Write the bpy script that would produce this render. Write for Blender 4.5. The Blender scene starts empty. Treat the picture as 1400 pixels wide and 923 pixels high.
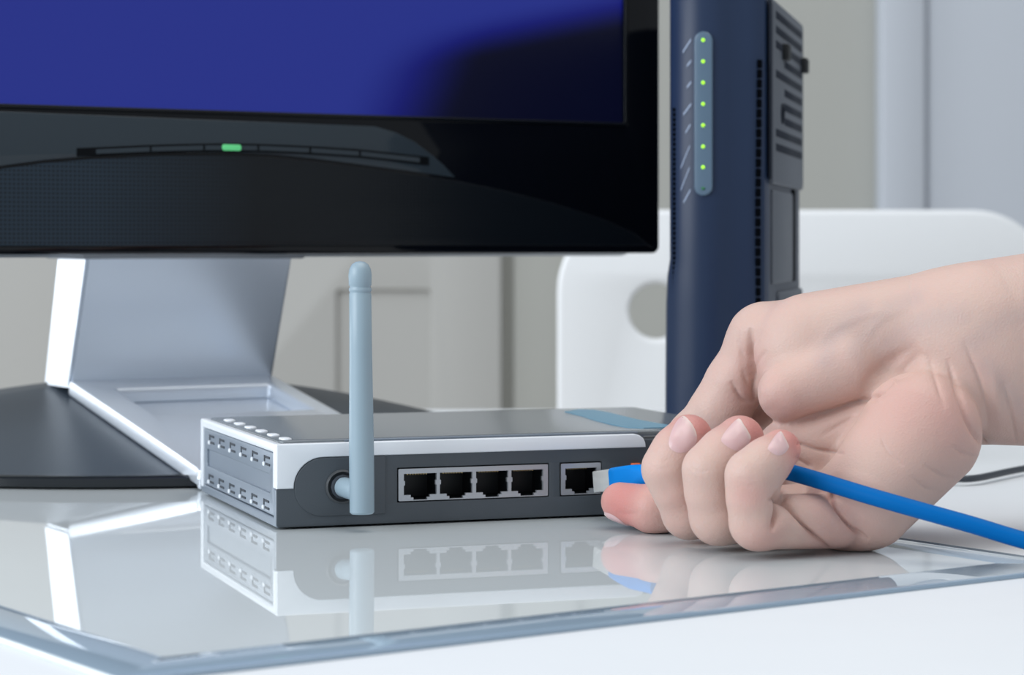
import bpy, bmesh, math, random
import numpy as np
from mathutils import Vector, Matrix
from mathutils.bvhtree import BVHTree

random.seed(4)
SC = bpy.context.scene
COL = SC.collection

# ------------------------------------------------------------------ camera
FPX = 3185.0          # focal length in pixels of the 1400 px wide frame
HOR = 335.0           # row of the horizon
CAMZ = 0.101          # lens height above the desk (metres)
cam_d = bpy.data.cameras.new('camera')
cam_d.sensor_width = 36.0
cam_d.lens = FPX / 1400.0 * 36.0
cam_d.shift_y = -(461.5 - HOR) / 1400.0
cam_d.clip_start = 0.01
cam_d.dof.use_dof = True
cam_d.dof.focus_distance = 0.815
cam_d.dof.aperture_fstop = 18.0
cam = bpy.data.objects.new('camera', cam_d)
cam.location = (0, 0, CAMZ)
cam.rotation_euler = (math.pi / 2, 0, 0)
COL.objects.link(cam)
SC.camera = cam

# ------------------------------------------------------------------ light
w = bpy.data.worlds.new('world')
SC.world = w
w.use_nodes = True
w.node_tree.nodes['Background'].inputs[0].default_value = (0.86, 0.93, 1.0, 1)
w.node_tree.nodes['Background'].inputs[1].default_value = 0.52


def area(name, loc, target, sx, sy, power, col):
    d = bpy.data.lights.new(name, 'AREA')
    d.shape = 'RECTANGLE'
    d.size = sx
    d.size_y = sy
    d.energy = power
    d.color = col
    o = bpy.data.objects.new(name, d)
    o.location = loc
    v = Vector(target) - Vector(loc)
    o.rotation_euler = v.to_track_quat('-Z', 'Y').to_euler()
    COL.objects.link(o)
    return o


area('window_light', (-1.9, -0.15, 0.85), (-0.1, 0.95, 0.0), 1.6, 1.4, 42, (0.90, 0.95, 1.0))
area('rear_window_light', (-2.1, 2.15, 0.65), (-0.1, 1.1, 0.0), 1.1, 1.5, 22, (0.90, 0.95, 1.0))
area('ceiling_light', (0.25, 0.75, 1.65), (0.1, 0.9, 0.0), 1.4, 1.4, 15, (1.0, 0.97, 0.93))

SC.view_settings.view_transform = 'Standard'
SC.view_settings.look = 'None'
SC.view_settings.exposure = 0.0
SC.view_settings.gamma = 1.0
SC.view_settings.use_curve_mapping = False


# ------------------------------------------------------------------ helpers
def lin(c):
    c = c / 255.0
    return c / 12.92 if c <= 0.04045 else ((c + 0.055) / 1.055) ** 2.4


def rgb(r, g, b):
    return (lin(r), lin(g), lin(b), 1.0)


def mat(name, col, rough=0.5, metal=0.0, ior=1.5, noise=0.0, nscale=200.0, bump=0.0, bscale=800.0,
        emit=None, estr=0.0, trans=0.0, coat=0.0, sss=0.0):
    m = bpy.data.materials.new(name)
    m.use_nodes = True
    nt = m.node_tree
    b = nt.nodes['Principled BSDF']
    b.inputs['Base Color'].default_value = col
    b.inputs['Roughness'].default_value = rough
    b.inputs['Metallic'].default_value = metal
    b.inputs['IOR'].default_value = ior
    b.inputs['Transmission Weight'].default_value = trans
    b.inputs['Coat Weight'].default_value = coat
    b.inputs['Subsurface Weight'].default_value = sss
    tc = nt.nodes.new('ShaderNodeTexCoord')
    if noise > 0:
        n = nt.nodes.new('ShaderNodeTexNoise')
        n.inputs['Scale'].default_value = nscale
        n.inputs['Detail'].default_value = 4
        nt.links.new(tc.outputs['Object'], n.inputs['Vector'])
        mx = nt.nodes.new('ShaderNodeMix')
        mx.data_type = 'RGBA'
        mx.inputs[6].default_value = tuple(max(0, c * (1 - noise)) for c in col[:3]) + (1,)
        mx.inputs[7].default_value = tuple(min(1, c * (1 + noise)) for c in col[:3]) + (1,)
        nt.links.new(n.outputs['Fac'], mx.inputs[0])
        nt.links.new(mx.outputs[2], b.inputs['Base Color'])
    if bump > 0:
        n2 = nt.nodes.new('ShaderNodeTexNoise')
        n2.inputs['Scale'].default_value = bscale
        n2.inputs['Detail'].default_value = 2
        nt.links.new(tc.outputs['Object'], n2.inputs['Vector'])
        bp = nt.nodes.new('ShaderNodeBump')
        bp.inputs['Strength'].default_value = bump
        bp.inputs['Distance'].default_value = 0.0004
        nt.links.new(n2.outputs['Fac'], bp.inputs['Height'])
        nt.links.new(bp.outputs['Normal'], b.inputs['Normal'])
    if emit is not None:
        b.inputs['Emission Color'].default_value = emit
        b.inputs['Emission Strength'].default_value = estr
    return m


def tag(o, label=None, cat=None, group=None, kind=None):
    if label:
        o['label'] = label
    if cat:
        o['category'] = cat
    if group:
        o['group'] = group
    if kind:
        o['kind'] = kind
    return o


def empty(name, loc=(0, 0, 0), rz=0.0, label=None, cat=None):
    o = bpy.data.objects.new(name, None)
    o.empty_display_size = 0.02
    o.location = loc
    o.rotation_euler = (0, 0, rz)
    COL.objects.link(o)
    return tag(o, label, cat)


def link(name, me, m=None, parent=None, smooth=False, loc=None):
    o = bpy.data.objects.new(name, me)
    COL.objects.link(o)
    if m is not None:
        me.materials.clear()
        me.materials.append(m)
    if parent is not None:
        o.parent = parent
    if loc is not None:
        o.location = loc
    if smooth:
        me.polygons.foreach_set('use_smooth', [True] * len(me.polygons))
    return o


def bm_to(name, bm, m, parent=None, smooth=False, loc=None):
    bmesh.ops.recalc_face_normals(bm, faces=bm.faces)
    me = bpy.data.meshes.new(name)
    bm.to_mesh(me)
    bm.free()
    return link(name, me, m, parent, smooth, loc)


def auto_smooth(o, ang=35):
    me = o.data
    bm = bmesh.new()
    bm.from_mesh(me)
    for f in bm.faces:
        f.smooth = True
    for e in bm.edges:
        if len(e.link_faces) == 2 and e.calc_face_angle(0) > math.radians(ang):
            e.smooth = False
    bm.to_mesh(me)
    bm.free()
    return o


def add_box(bm, x0, x1, y0, y1, z0, z1, bev=0.0, seg=2):
    vs = [bm.verts.new(p) for p in ((x0, y0, z0), (x1, y0, z0), (x1, y1, z0), (x0, y1, z0),
                                    (x0, y0, z1), (x1, y0, z1), (x1, y1, z1), (x0, y1, z1))]
    fs = [(0, 3, 2, 1), (4, 5, 6, 7), (0, 1, 5, 4), (1, 2, 6, 5), (2, 3, 7, 6), (3, 0, 4, 7)]
    faces = [bm.faces.new([vs[i] for i in f]) for f in fs]
    if bev > 0:
        es = list({e for f in faces for e in f.edges})
        bmesh.ops.bevel(bm, geom=es, offset=bev, segments=seg, affect='EDGES', profile=0.5)


def box(name, x0, x1, y0, y1, z0, z1, m, parent=None, bev=0.0, seg=2):
    bm = bmesh.new()
    add_box(bm, x0, x1, y0, y1, z0, z1, bev, seg)
    o = bm_to(name, bm, m, parent)
    return auto_smooth(o, 50) if bev > 0 else o


PLANES = {
    'xy': Matrix(((1, 0, 0, 0), (0, 1, 0, 0), (0, 0, 1, 0), (0, 0, 0, 1))),
    # 2D (a,b) -> local (a, -c, b): outline stands upright, facing -y
    'xz': Matrix(((1, 0, 0, 0), (0, 0, -1, 0), (0, 1, 0, 0), (0, 0, 0, 1))),
    # 2D (a,b) -> local (c, a, b): outline stands upright, facing x
    'yz': Matrix(((0, 0, 1, 0), (1, 0, 0, 0), (0, 1, 0, 0), (0, 0, 0, 1))),
}


def poly(name, loops, thick, m, parent=None, plane='xz', off=(0, 0, 0), bev=0.0, xf=None):
    """flat outline (first loop) with holes (the others), given real thickness"""
    cu = bpy.data.curves.new(name, 'CURVE')
    cu.dimensions = '2D'
    cu.fill_mode = 'BOTH'
    cu.extrude = max(thick / 2 - bev, 0)
    cu.bevel_depth = bev
    cu.bevel_resolution = 2
    cu.offset = -bev
    for lp in loops:
        sp = cu.splines.new('POLY')
        sp.points.add(len(lp) - 1)
        for i, (a, b) in enumerate(lp):
            sp.points[i].co = (a, b, 0, 1)
        sp.use_cyclic_u = True
    tmp = bpy.data.objects.new('tmp', cu)
    COL.objects.link(tmp)
    dg = bpy.context.evaluated_depsgraph_get()
    me = bpy.data.meshes.new_from_object(tmp.evaluated_get(dg))
    bpy.data.objects.remove(tmp)
    bpy.data.curves.remove(cu)
    M = Matrix.Translation(Vector(off)) @ PLANES[plane]
    if xf is not None:
        M = xf @ M
    me.transform(M)
    bm = bmesh.new()
    bm.from_mesh(me)
    bmesh.ops.remove_doubles(bm, verts=bm.verts, dist=1e-6)
    bmesh.ops.recalc_face_normals(bm, faces=bm.faces)
    bm.to_mesh(me)
    bm.free()
    me.name = name
    o = link(name, me, m, parent)
    return auto_smooth(o, 30)


def rrect(x0, x1, z0, z1, r, n=6):
    out = []
    for cx, cz, a0 in ((x1 - r, z0 + r, -90), (x1 - r, z1 - r, 0), (x0 + r, z1 - r, 90), (x0 + r, z0 + r, 180)):
        for i in range(n + 1):
            a = math.radians(a0 + 90.0 * i / n)
            out.append((cx + r * math.cos(a), cz + r * math.sin(a)))
    return out


def lathe(name, prof, m, parent=None, loc=(0, 0, 0), axis=None, n=32):
    bm = bmesh.new()
    rings = []
    for r, z in prof:
        if r < 1e-7:
            rings.append([bm.verts.new((0, 0, z))])
        else:
            rings.append([bm.verts.new((r * math.cos(2 * math.pi * i / n), r * math.sin(2 * math.pi * i / n), z)) for i in range(n)])
    for a, b in zip(rings[:-1], rings[1:]):
        for i in range(n):
            j = (i + 1) % n
            if len(a) == 1 and len(b) == 1:
                continue
            if len(a) == 1:
                bm.faces.new((a[0], b[i], b[j]))
            elif len(b) == 1:
                bm.faces.new((a[i], a[j], b[0]))
            else:
                bm.faces.new((a[i], a[j], b[j], b[i]))
    if axis is not None:
        q = Vector(axis).to_track_quat('Z', 'Y').to_matrix().to_4x4()
        bmesh.ops.transform(bm, matrix=q, verts=bm.verts)
    bmesh.ops.translate(bm, vec=Vector(loc), verts=bm.verts)
    o = bm_to(name, bm, m, parent)
    return auto_smooth(o, 40)


def catmull(pts, n=8):
    P = [Vector(p) for p in pts]
    P = [P[0] * 2 - P[1]] + P + [P[-1] * 2 - P[-2]]
    out = []
    for i in range(1, len(P) - 2):
        for k in range(n):
            t = k / n
            a, b, c, d = P[i - 1], P[i], P[i + 1], P[i + 2]
            out.append(0.5 * ((2 * b) + (c - a) * t + (2 * a - 5 * b + 4 * c - d) * t * t + (3 * b - a - 3 * c + d) * t ** 3))
    out.append(P[-2])
    return out


def tube(name, pts, rad, m, parent=None, n=16):
    bm = bmesh.new()
    rings = []
    up = Vector((0, 0, 1))
    for i, p in enumerate(pts):
        t = (pts[min(i + 1, len(pts) - 1)] - pts[max(i - 1, 0)]).normalized()
        s = t.cross(up).normalized()
        u = s.cross(t).normalized()
        r = rad(i / (len(pts) - 1)) if callable(rad) else rad
        rings.append([bm.verts.new(p + (s * math.cos(2 * math.pi * k / n) + u * math.sin(2 * math.pi * k / n)) * r) for k in range(n)])
    for a, b in zip(rings[:-1], rings[1:]):
        for k in range(n):
            bm.faces.new((a[k], a[(k + 1) % n], b[(k + 1) % n], b[k]))
    bm.faces.new(rings[0])
    bm.faces.new(rings[-1])
    o = bm_to(name, bm, m, parent)
    return auto_smooth(o, 50)


def at(px, py, Y):
    """world point seen at pixel (px, py) of the 1400x923 frame at depth Y"""
    return Vector(((px - 700.0) * Y / FPX, Y, CAMZ - (py - HOR) * Y / FPX))


def on_z(px, py, z):
    Y = FPX * (CAMZ - z) / (py - HOR)
    return at(px, py, Y)


# ------------------------------------------------------------------ materials
M = {}
M['desk'] = mat('desk_white', rgb(224, 228, 232), 0.55, noise=0.015, nscale=30, bump=0.05, bscale=300)
M['plate'] = mat('plate_glass', rgb(206, 213, 216), 0.02, ior=1.5, noise=0.01, nscale=20)
M['plate_edge'] = mat('plate_border', rgb(150, 170, 188), 0.02, ior=1.5, noise=0.01, nscale=20)
M['plate_rim'] = mat('plate_rim', rgb(225, 235, 238), 0.1)
M['wall'] = mat('wall_paint', rgb(176, 177, 172), 0.9, noise=0.02, nscale=3)
M['door'] = mat('door_paint', rgb(180, 180, 177), 0.7, noise=0.01, nscale=4)
M['door2'] = mat('door_white', rgb(190, 196, 205), 0.7, noise=0.01, nscale=4)
M['floor'] = mat('floor_wood', rgb(170, 160, 148), 0.5, noise=0.1, nscale=6)
M['chair'] = mat('chair_plastic', rgb(236, 239, 242), 0.4, noise=0.01, nscale=10)
M['chrome'] = mat('chrome', rgb(200, 200, 205), 0.2, metal=1.0)
M['black_gloss'] = mat('bezel_black', rgb(5, 7, 12), 0.06, ior=1.33)
M['bezel_low'] = mat('bezel_lower', rgb(10, 14, 19), 0.25, ior=1.35)
M['band'] = mat('reflection_band', rgb(46, 55, 62), 0.08, ior=1.36)  # reflected grey put into the colour; the touch buttons share it
M['line'] = mat('button_gap', rgb(6, 9, 13), 0.4, ior=1.2)
M['silver'] = mat('brushed_silver', rgb(226, 233, 242), 0.30, metal=0.6, bump=0.03, bscale=600)
M['silver_lip'] = mat('silver_lip', rgb(150, 155, 160), 0.4, metal=0.3)
M['base_dark'] = mat('base_dark', rgb(54, 64, 75), 0.42, ior=1.35, noise=0.04, nscale=20)
M['base_rim'] = mat('base_rim', rgb(18, 24, 30), 0.2)
M['green_led'] = mat('green_led', rgb(90, 190, 120), 0.3, emit=rgb(90, 200, 130), estr=0.35)
M['r_dark'] = mat('router_dark', rgb(70, 77, 84), 0.42, noise=0.03, nscale=60, bump=0.15, bscale=2500)
M['r_dark2'] = mat('router_end_cap', rgb(62, 66, 70), 0.38, bump=0.15, bscale=2500)
M['r_silver'] = mat('router_silver', rgb(232, 237, 243), 0.33, metal=0.05, bump=0.08, bscale=2500)
M['r_top'] = mat('router_top', rgb(122, 129, 134), 0.2, metal=0.1, noise=0.04, nscale=50)
M['r_side'] = mat('router_side', rgb(130, 141, 154), 0.35, metal=0.2, noise=0.03, nscale=80)
M['r_gap'] = mat('vent_dark', rgb(40, 48, 58), 0.6)
M['r_white'] = mat('indicator_white', rgb(240, 244, 250), 0.3)
M['decal'] = mat('decal_blue', rgb(96, 150, 176), 0.3)
M['port_metal'] = mat('port_metal', rgb(178, 182, 188), 0.32, metal=0.55)
M['port_black'] = mat('port_black', rgb(14, 18, 24), 0.45)
M['gold'] = mat('contact_gold', rgb(190, 170, 120), 0.3, metal=0.9)
M['orange'] = mat('button_orange', rgb(220, 110, 70), 0.4)
M['antenna'] = mat('antenna_grey', rgb(146, 166, 178), 0.38, bump=0.03)
M['cable'] = mat('cable_blue', rgb(0, 98, 170), 0.5, noise=0.03, nscale=200, ior=1.16)
M['boot'] = mat('boot_blue', rgb(4, 128, 214), 0.45, ior=1.3)
M['clear'] = mat('plug_clear', rgb(240, 242, 242), 0.06, ior=1.4, trans=0.5)
M['wire'] = mat('wire_core', rgb(205, 200, 190), 0.4)
M['t_front'] = mat('modem_navy', rgb(33, 48, 74), 0.34, ior=1.36, noise=0.05, nscale=40)
M['t_side'] = mat('modem_side', rgb(70, 76, 88), 0.5, bump=0.1, bscale=2000)
M['t_panel'] = mat('modem_panel', rgb(78, 84, 94), 0.5, bump=0.1, bscale=2000)
M['t_dark'] = mat('modem_vent', rgb(6, 8, 13), 0.8, ior=1.1)
M['t_groove'] = mat('modem_groove', rgb(40, 45, 55), 0.7, ior=1.2)
M['t_strip'] = mat('modem_strip', rgb(86, 108, 128), 0.25)
M['t_print'] = mat('modem_print', rgb(150, 165, 190), 0.5)
M['rubber'] = mat('rubber', rgb(22, 26, 30), 0.7)
M['led_on'] = mat('led_on', rgb(150, 230, 40), 0.3, emit=rgb(170, 240, 60), estr=0.9)
M['led_off'] = mat('led_off', rgb(40, 105, 70), 0.3, emit=rgb(30, 110, 60), estr=0.1)
M['blackcable'] = mat('black_cable', rgb(52, 58, 66), 0.5)

# screen: blue picture that falls to near black in the lower right
ms = bpy.data.materials.new('screen_blue')
ms.use_nodes = True
nt = ms.node_tree
bs = nt.nodes['Principled BSDF']
bs.inputs['Base Color'].default_value = (0.004, 0.004, 0.008, 1)
bs.inputs['Roughness'].default_value = 0.35
bs.inputs['IOR'].default_value = 1.3
tc = nt.nodes.new('ShaderNodeTexCoord')
sp = nt.nodes.new('ShaderNodeSeparateXYZ')
nt.links.new(tc.outputs['Object'], sp.inputs[0])


def mnode(op, a, b=None, c=None, clamp=False):
    n = nt.nodes.new('ShaderNodeMath')
    n.operation = op
    n.use_clamp = clamp
    for i, v in enumerate((a, b, c)):
        if v is None:
            continue
        if isinstance(v, (int, float)):
            n.inputs[i].default_value = v
        else:
            nt.links.new(v, n.inputs[i])
    return n.outputs[0]


def sstep(v, lo, hi):
    n = nt.nodes.new('ShaderNodeMapRange')
    n.interpolation_type = 'SMOOTHSTEP'
    nt.links.new(v, n.inputs[0])
    n.inputs[1].default_value = lo
    n.inputs[2].default_value = hi
    return n.outputs[0]


# boundary curve z = f(x) in the screen's own coordinates (superellipse-like lobe)
xx, zz = sp.outputs['X'], sp.outputs['Z']
zline = mnode('MULTIPLY_ADD', xx, 0.22, 0.1735)
below = sstep(mnode('SUBTRACT', zline, zz), -0.012, 0.012)
inx = sstep(mnode('MULTIPLY_ADD', mnode('SUBTRACT', zline, zz), 0.55, xx), 0.075, 0.150)
fac = mnode('SUBTRACT', 1.0, mnode('MULTIPLY', below, inx))
rm = nt.nodes.new('ShaderNodeValToRGB')
nt.links.new(fac, rm.inputs[0])
rm.color_ramp.elements[0].color = rgb(0, 2, 26)
rm.color_ramp.elements[1].color = rgb(34, 46, 136)
e = rm.color_ramp.elements.new(0.55)
e.color = rgb(14, 20, 110)
nt.links.new(rm.outputs[0], bs.inputs['Emission Color'])
bs.inputs['Emission Strength'].default_value = 0.92
M['screen'] = ms

# speaker mesh: fine dot relief too small to pick apart
mg = mat('speaker_mesh', rgb(16, 24, 32), 0.3, ior=1.35)
nt = mg.node_tree
tcg = nt.nodes.new('ShaderNodeTexCoord')
vg = nt.nodes.new('ShaderNodeTexVoronoi')
vg.inputs['Scale'].default_value = 500
vg.inputs['Randomness'].default_value = 0.0
nt.links.new(tcg.outputs['Object'], vg.inputs['Vector'])
sg = nt.nodes.new('ShaderNodeSeparateXYZ')
nt.links.new(tcg.outputs['Object'], sg.inputs[0])
mrx = nt.nodes.new('ShaderNodeMapRange')  # lighter dots fade out rightward: reflection falloff painted into the colour
mrx.inputs[1].default_value = 0.02
mrx.inputs[2].default_value = -0.06
nt.links.new(sg.outputs['X'], mrx.inputs[0])
mrd = nt.nodes.new('ShaderNodeMapRange')
mrd.inputs[1].default_value = 0.00035
mrd.inputs[2].default_value = 0.0006
nt.links.new(vg.outputs['Distance'], mrd.inputs[0])
mrd.inputs[1].default_value = 0.30
mrd.inputs[2].default_value = 0.5
mul = nt.nodes.new('ShaderNodeMath')
mul.operation = 'MULTIPLY'
nt.links.new(mrx.outputs[0], mul.inputs[0])
nt.links.new(mrd.outputs[0], mul.inputs[1])
mxg = nt.nodes.new('ShaderNodeMix')
mxg.data_type = 'RGBA'
mxg.inputs[6].default_value = rgb(11, 16, 21)
mxg.inputs[7].default_value = rgb(33, 46, 58)
nt.links.new(mul.outputs[0], mxg.inputs[0])
nt.links.new(mxg.outputs[2], nt.nodes['Principled BSDF'].inputs['Base Color'])
bg = nt.nodes.new('ShaderNodeBump')
bg.inputs['Strength'].default_value = 0.3
bg.inputs['Distance'].default_value = 0.0006
nt.links.new(vg.outputs['Distance'], bg.inputs['Height'])
nt.links.new(bg.outputs['Normal'], nt.nodes['Principled BSDF'].inputs['Normal'])
M['mesh'] = mg

# ------------------------------------------------------------------ setting
DESKZ = -0.0014
FLOORZ = -0.745
WALLY = 2.7
f = box('floor', -3.0, 3.0, -1.5, WALLY, FLOORZ - 0.05, FLOORZ, M['floor'])
tag(f, kind='structure')
wl = box('wall_back', -3.0, 3.0, WALLY, WALLY + 0.1, FLOORZ, 1.9, M['wall'])
tag(wl, kind='structure')


def wx(px, Y=WALLY):
    return (px - 700.0) * Y / FPX


def wz(py, Y=WALLY):
    return CAMZ - (py - HOR) * Y / FPX


# left door: slab with a frame and two raised panels
d1 = empty('door_1', (0, WALLY - 0.001, FLOORZ))
tag(d1, kind='structure')
DL, DR = wx(690) - 0.86, wx(690) - 0.004
zt = 2.03
pz = wz(396) - FLOORZ
holes = [rrect(wx(462), wx(590), 0.2, pz, 0.004), rrect(wx(462), wx(590), pz + 0.15, zt - 0.13, 0.004)]
poly('door_slab', [rrect(DL, DR, 0.0, zt, 0.003)] + holes, 0.022, M['door'], d1, 'xz', (0, -0.012, 0), 0.002)
for i, h in enumerate(holes):
    xs = [p[0] for p in h]
    zs = [p[1] for p in h]
    box('door_panel', min(xs) - 0.002, max(xs) + 0.002, -0.0155, -0.001, min(zs) - 0.002, max(zs) + 0.002, M['door'], d1)
tr = box('trim_1', wx(702), wx(702) + 0.075, WALLY - 0.012, WALLY, FLOORZ, FLOORZ + 2.12, M['wall'], None, 0.003)
tag(tr, kind='structure')
# right door with casing
tr2 = box('trim_2', wx(1196), wx(1256), WALLY - 0.05, WALLY, FLOORZ, FLOORZ + 2.12, M['door2'], None, 0.004)
tag(tr2, kind='structure')
d2 = box('door_2', wx(1258), wx(1258) + 0.85, WALLY - 0.04, WALLY, FLOORZ + 0.005, FLOORZ + 2.03, M['door2'], None, 0.004)
tag(d2, kind='structure')

# ------------------------------------------------------------------ desk
desk = empty('desk', (0, 0.85, FLOORZ), 0, 'white matt desk carrying the monitor, router and glass plate', 'desk')
dt = DESKZ - FLOORZ
box('desktop', -0.85, 0.85, -0.60, 0.605, dt - 0.032, dt, M['desk'], desk, 0.004, 3)
for sx in (-0.78, 0.78):
    for sy in (-0.53, 0.53):
        box('leg', sx - 0.025, sx + 0.025, sy - 0.025, sy + 0.025, 0.0, dt - 0.0325, M['desk'], desk, 0.003)

# glass plate, turned on the desk
ca, cb = Vector((-0.0904, 0.5416, 0)), Vector((0.1831, 0.7345, 0))
ang = math.atan2(cb.y - ca.y, cb.x - ca.x)
PW, PL = (cb - ca).length, 0.80
plate = empty('glass_plate', (ca.x, ca.y, DESKZ), ang, 'glossy pale glass plate with a grey-blue border lying on the desk', 'glass plate')
mg_ = 0.021
poly('border', [rrect(0, PW, 0, PL, 0.003), rrect(mg_, PW - mg_, mg_, PL - mg_, 0.001)], 0.0014, M['plate_edge'], plate, 'xy', (0, 0, 0.0007), 0.0003)
poly('centre_panel', [rrect(mg_, PW - mg_, mg_, PL - mg_, 0.001)], 0.0014, M['plate'], plate, 'xy', (0, 0, 0.0007), 0.0)
tube('edge_rim', [Vector((-0.0004, PL, 0.0007)), Vector((-0.0004, 0.0, 0.0007))], 0.0008, M['plate_rim'], plate, 8)

# ------------------------------------------------------------------ chair behind the desk
CY = 1.78
chair = empty('chair', (wx(1101, CY), CY, FLOORZ), 0, 'white plastic chair with round holes in its rounded backrest, behind the desk', 'chair')
hw = (1440 - 762) / 2 * CY / FPX
zt_ = wz(287, CY) - FLOORZ
x0 = (860 - 1101) * CY / FPX
zc0, zc1 = wz(463, CY) - FLOORZ, wz(388, CY) - FLOORZ
poly('backrest', [rrect(-hw, hw, 0.50, zt_, 0.062, 12), rrect(x0, x0 + zc1 - zc0, zc0, zc1, (zc1 - zc0) / 2 * 0.999, 12), rrect(-x0 - zc1 + zc0, -x0, zc0, zc1, (zc1 - zc0) / 2 * 0.999, 12)],
     0.014, M['chair'], chair, 'xz', (0, 0, 0), 0.004)
box('seat', -hw, hw, 0.0, 0.40, 0.43, 0.448, M['chair'], chair, 0.007, 3)
box('back_support', -0.06, 0.06, -0.002, 0.016, 0.436, 0.55, M['chair'], chair, 0.006, 3)
for sx in (-1, 1):
    for yy in (0.04, 0.36):
        tube('leg', [Vector((sx * (hw - 0.04), yy, 0.432)), Vector((sx * (hw - 0.015), yy + (0.03 if yy > 0.2 else -0.03), 0.0))], 0.010, M['chrome'], chair, 12)

# ------------------------------------------------------------------ monitor
MA = math.radians(30)
mon = empty('monitor', (-0.1371, 1.0775, 0.0), MA,
            'black glossy widescreen monitor with blue screen on a silver stand', 'monitor')
ME = Vector((math.cos(MA), math.sin(MA), 0))
MB_ = Vector((-math.sin(MA), math.cos(MA), 0))
MO = Vector((-0.1371, 1.0775, 0))


def mpx(px, py, y=0.0):
    """pixel -> (x, z) on the monitor's front plane"""
    o = Vector((0, 0, CAMZ))
    d = at(px, py, 1.0) - o
    nrm = MB_
    t = (MO + MB_ * y - o).dot(nrm) / d.dot(nrm)
    p = o + d * t - MO
    return (p.dot(ME), p.z)


HWD = 0.2465
ZB, ZT = 0.0967, 0.470
outer = rrect(-HWD, HWD, ZB, ZT, 0.004)
inner = rrect(-0.226, 0.226, 0.1622, 0.4450, 0.0012)
poly('bezel', [outer, inner], 0.016, M['black_gloss'], mon, 'xz', (0, 0.008, 0), 0.0018)
box('back_cover', -HWD + 0.004, HWD - 0.004, 0.0155, 0.034, ZB - 0.0014, ZT - 0.004, M['silver_lip'], mon, 0.006, 3)
box('back_bulge', -0.16, 0.16, 0.033, 0.06, ZB + 0.03, ZT - 0.06, M['base_rim'], mon, 0.012, 3)
box('screen', -0.2275, 0.2275, 0.0022, 0.006, 0.1610, 0.4462, M['screen'], mon)
fr = poly('screen_edge', [rrect(-0.2264, 0.2264, 0.1616, 0.4456, 0.0012), rrect(-0.2248, 0.2248, 0.1634, 0.4438, 0.001)], 0.0030, M['bezel_low'], mon, 'xz', (0, 0.0012, 0), 0.0004)


def sym(pts):
    return pts + [(-x, z) for x, z in reversed(pts)]


# grey crescent plate imitating a bezel reflection, symmetrical about the power light
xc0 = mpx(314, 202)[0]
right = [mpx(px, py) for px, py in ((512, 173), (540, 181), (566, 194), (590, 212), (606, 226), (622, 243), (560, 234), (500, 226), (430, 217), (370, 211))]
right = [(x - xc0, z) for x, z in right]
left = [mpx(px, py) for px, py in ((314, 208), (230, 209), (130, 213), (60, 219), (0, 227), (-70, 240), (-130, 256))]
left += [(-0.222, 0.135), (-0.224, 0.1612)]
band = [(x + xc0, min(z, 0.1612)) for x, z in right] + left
poly('reflection_band', [band], 0.0012, M['band'], mon, 'xz', (0, -0.0002, 0), 0.0003)
# lower lip of the bezel with the speaker mesh, under the arc
arc_r = [mpx(px, py + 2) for px, py in ((893, 338), (868, 318), (830, 300), (760, 277), (690, 259), (622, 245), (560, 236), (500, 228), (430, 219), (370, 213),
                                        (314, 210), (230, 211), (130, 215), (60, 221), (0, 229), (-70, 242), (-130, 258))]
low = arc_r + [(-0.224, 0.133), (-0.238, ZB + 0.004), (0.238, ZB + 0.004)]
poly('speaker_grille', [low], 0.0010, M['mesh'], mon, 'xz', (0, -0.0001, 0), 0.0003)


# touch buttons along the arc
def arc_z(px):
    xs = [40, 128, 205, 277, 314, 352, 422, 490, 560, 600]
    ys = [211, 207, 203.5, 201.5, 201.3, 202, 205, 209.5, 217, 222]
    return float(np.interp(px, xs, ys))


def arc_piece(name, pxa, pxb, h0, h1, m, th, yo):
    n = 10
    top = [mpx(pxa + (pxb - pxa) * i / n, arc_z(pxa + (pxb - pxa) * i / n) + h0) for i in range(n + 1)]
    bot = [mpx(pxa + (pxb - pxa) * i / n, arc_z(pxa + (pxb - pxa) * i / n) + h1) for i in range(n + 1)]
    return poly(name, [top + bot[::-1]], th, m, mon, 'xz', (0, yo, 0), 0.0)


arc_piece('button_gap', 104, 585, -5.2, 6.2, M['line'], 0.0008, -0.0007)
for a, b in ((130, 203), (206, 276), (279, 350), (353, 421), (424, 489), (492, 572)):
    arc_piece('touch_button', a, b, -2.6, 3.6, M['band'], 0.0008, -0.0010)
a = mpx(302, 197.5)
b = mpx(328, 206.5)
poly('power_light', [rrect(a[0], b[0], b[1], a[1], (a[1] - b[1]) * 0.4)], 0.0012, M['green_led'], mon, 'xz', (0, -0.0013, 0), 0.0003)

# stand: forward leaning neck, ramp with tray, dark conical base
NX0, NX1 = -0.053, 0.051
bm = bmesh.new()
prof = [(0.0505, 0.0335), (0.0245, 0.0990), (0.0660, 0.0990), (0.0870, 0.0335)]
va = [bm.verts.new((NX0, y, z)) for y, z in prof]
vb = [bm.verts.new((NX1, y, z)) for y, z in prof]
bm.faces.new(va)
bm.faces.new(vb[::-1])
for i in range(4):
    j = (i + 1) % 4
    bm.faces.new((va[i], vb[i], vb[j], va[j]))
bmesh.ops.bevel(bm, geom=list(bm.edges), offset=0.0015, segments=2, affect='EDGES')
auto_smooth(bm_to('neck', bm, M['silver'], mon), 40)
box('neck_collar', NX0 - 0.005, NX1 + 0.003, 0.018, 0.070, 0.0945, 0.0985, M['silver_lip'], mon, 0.001)

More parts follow.
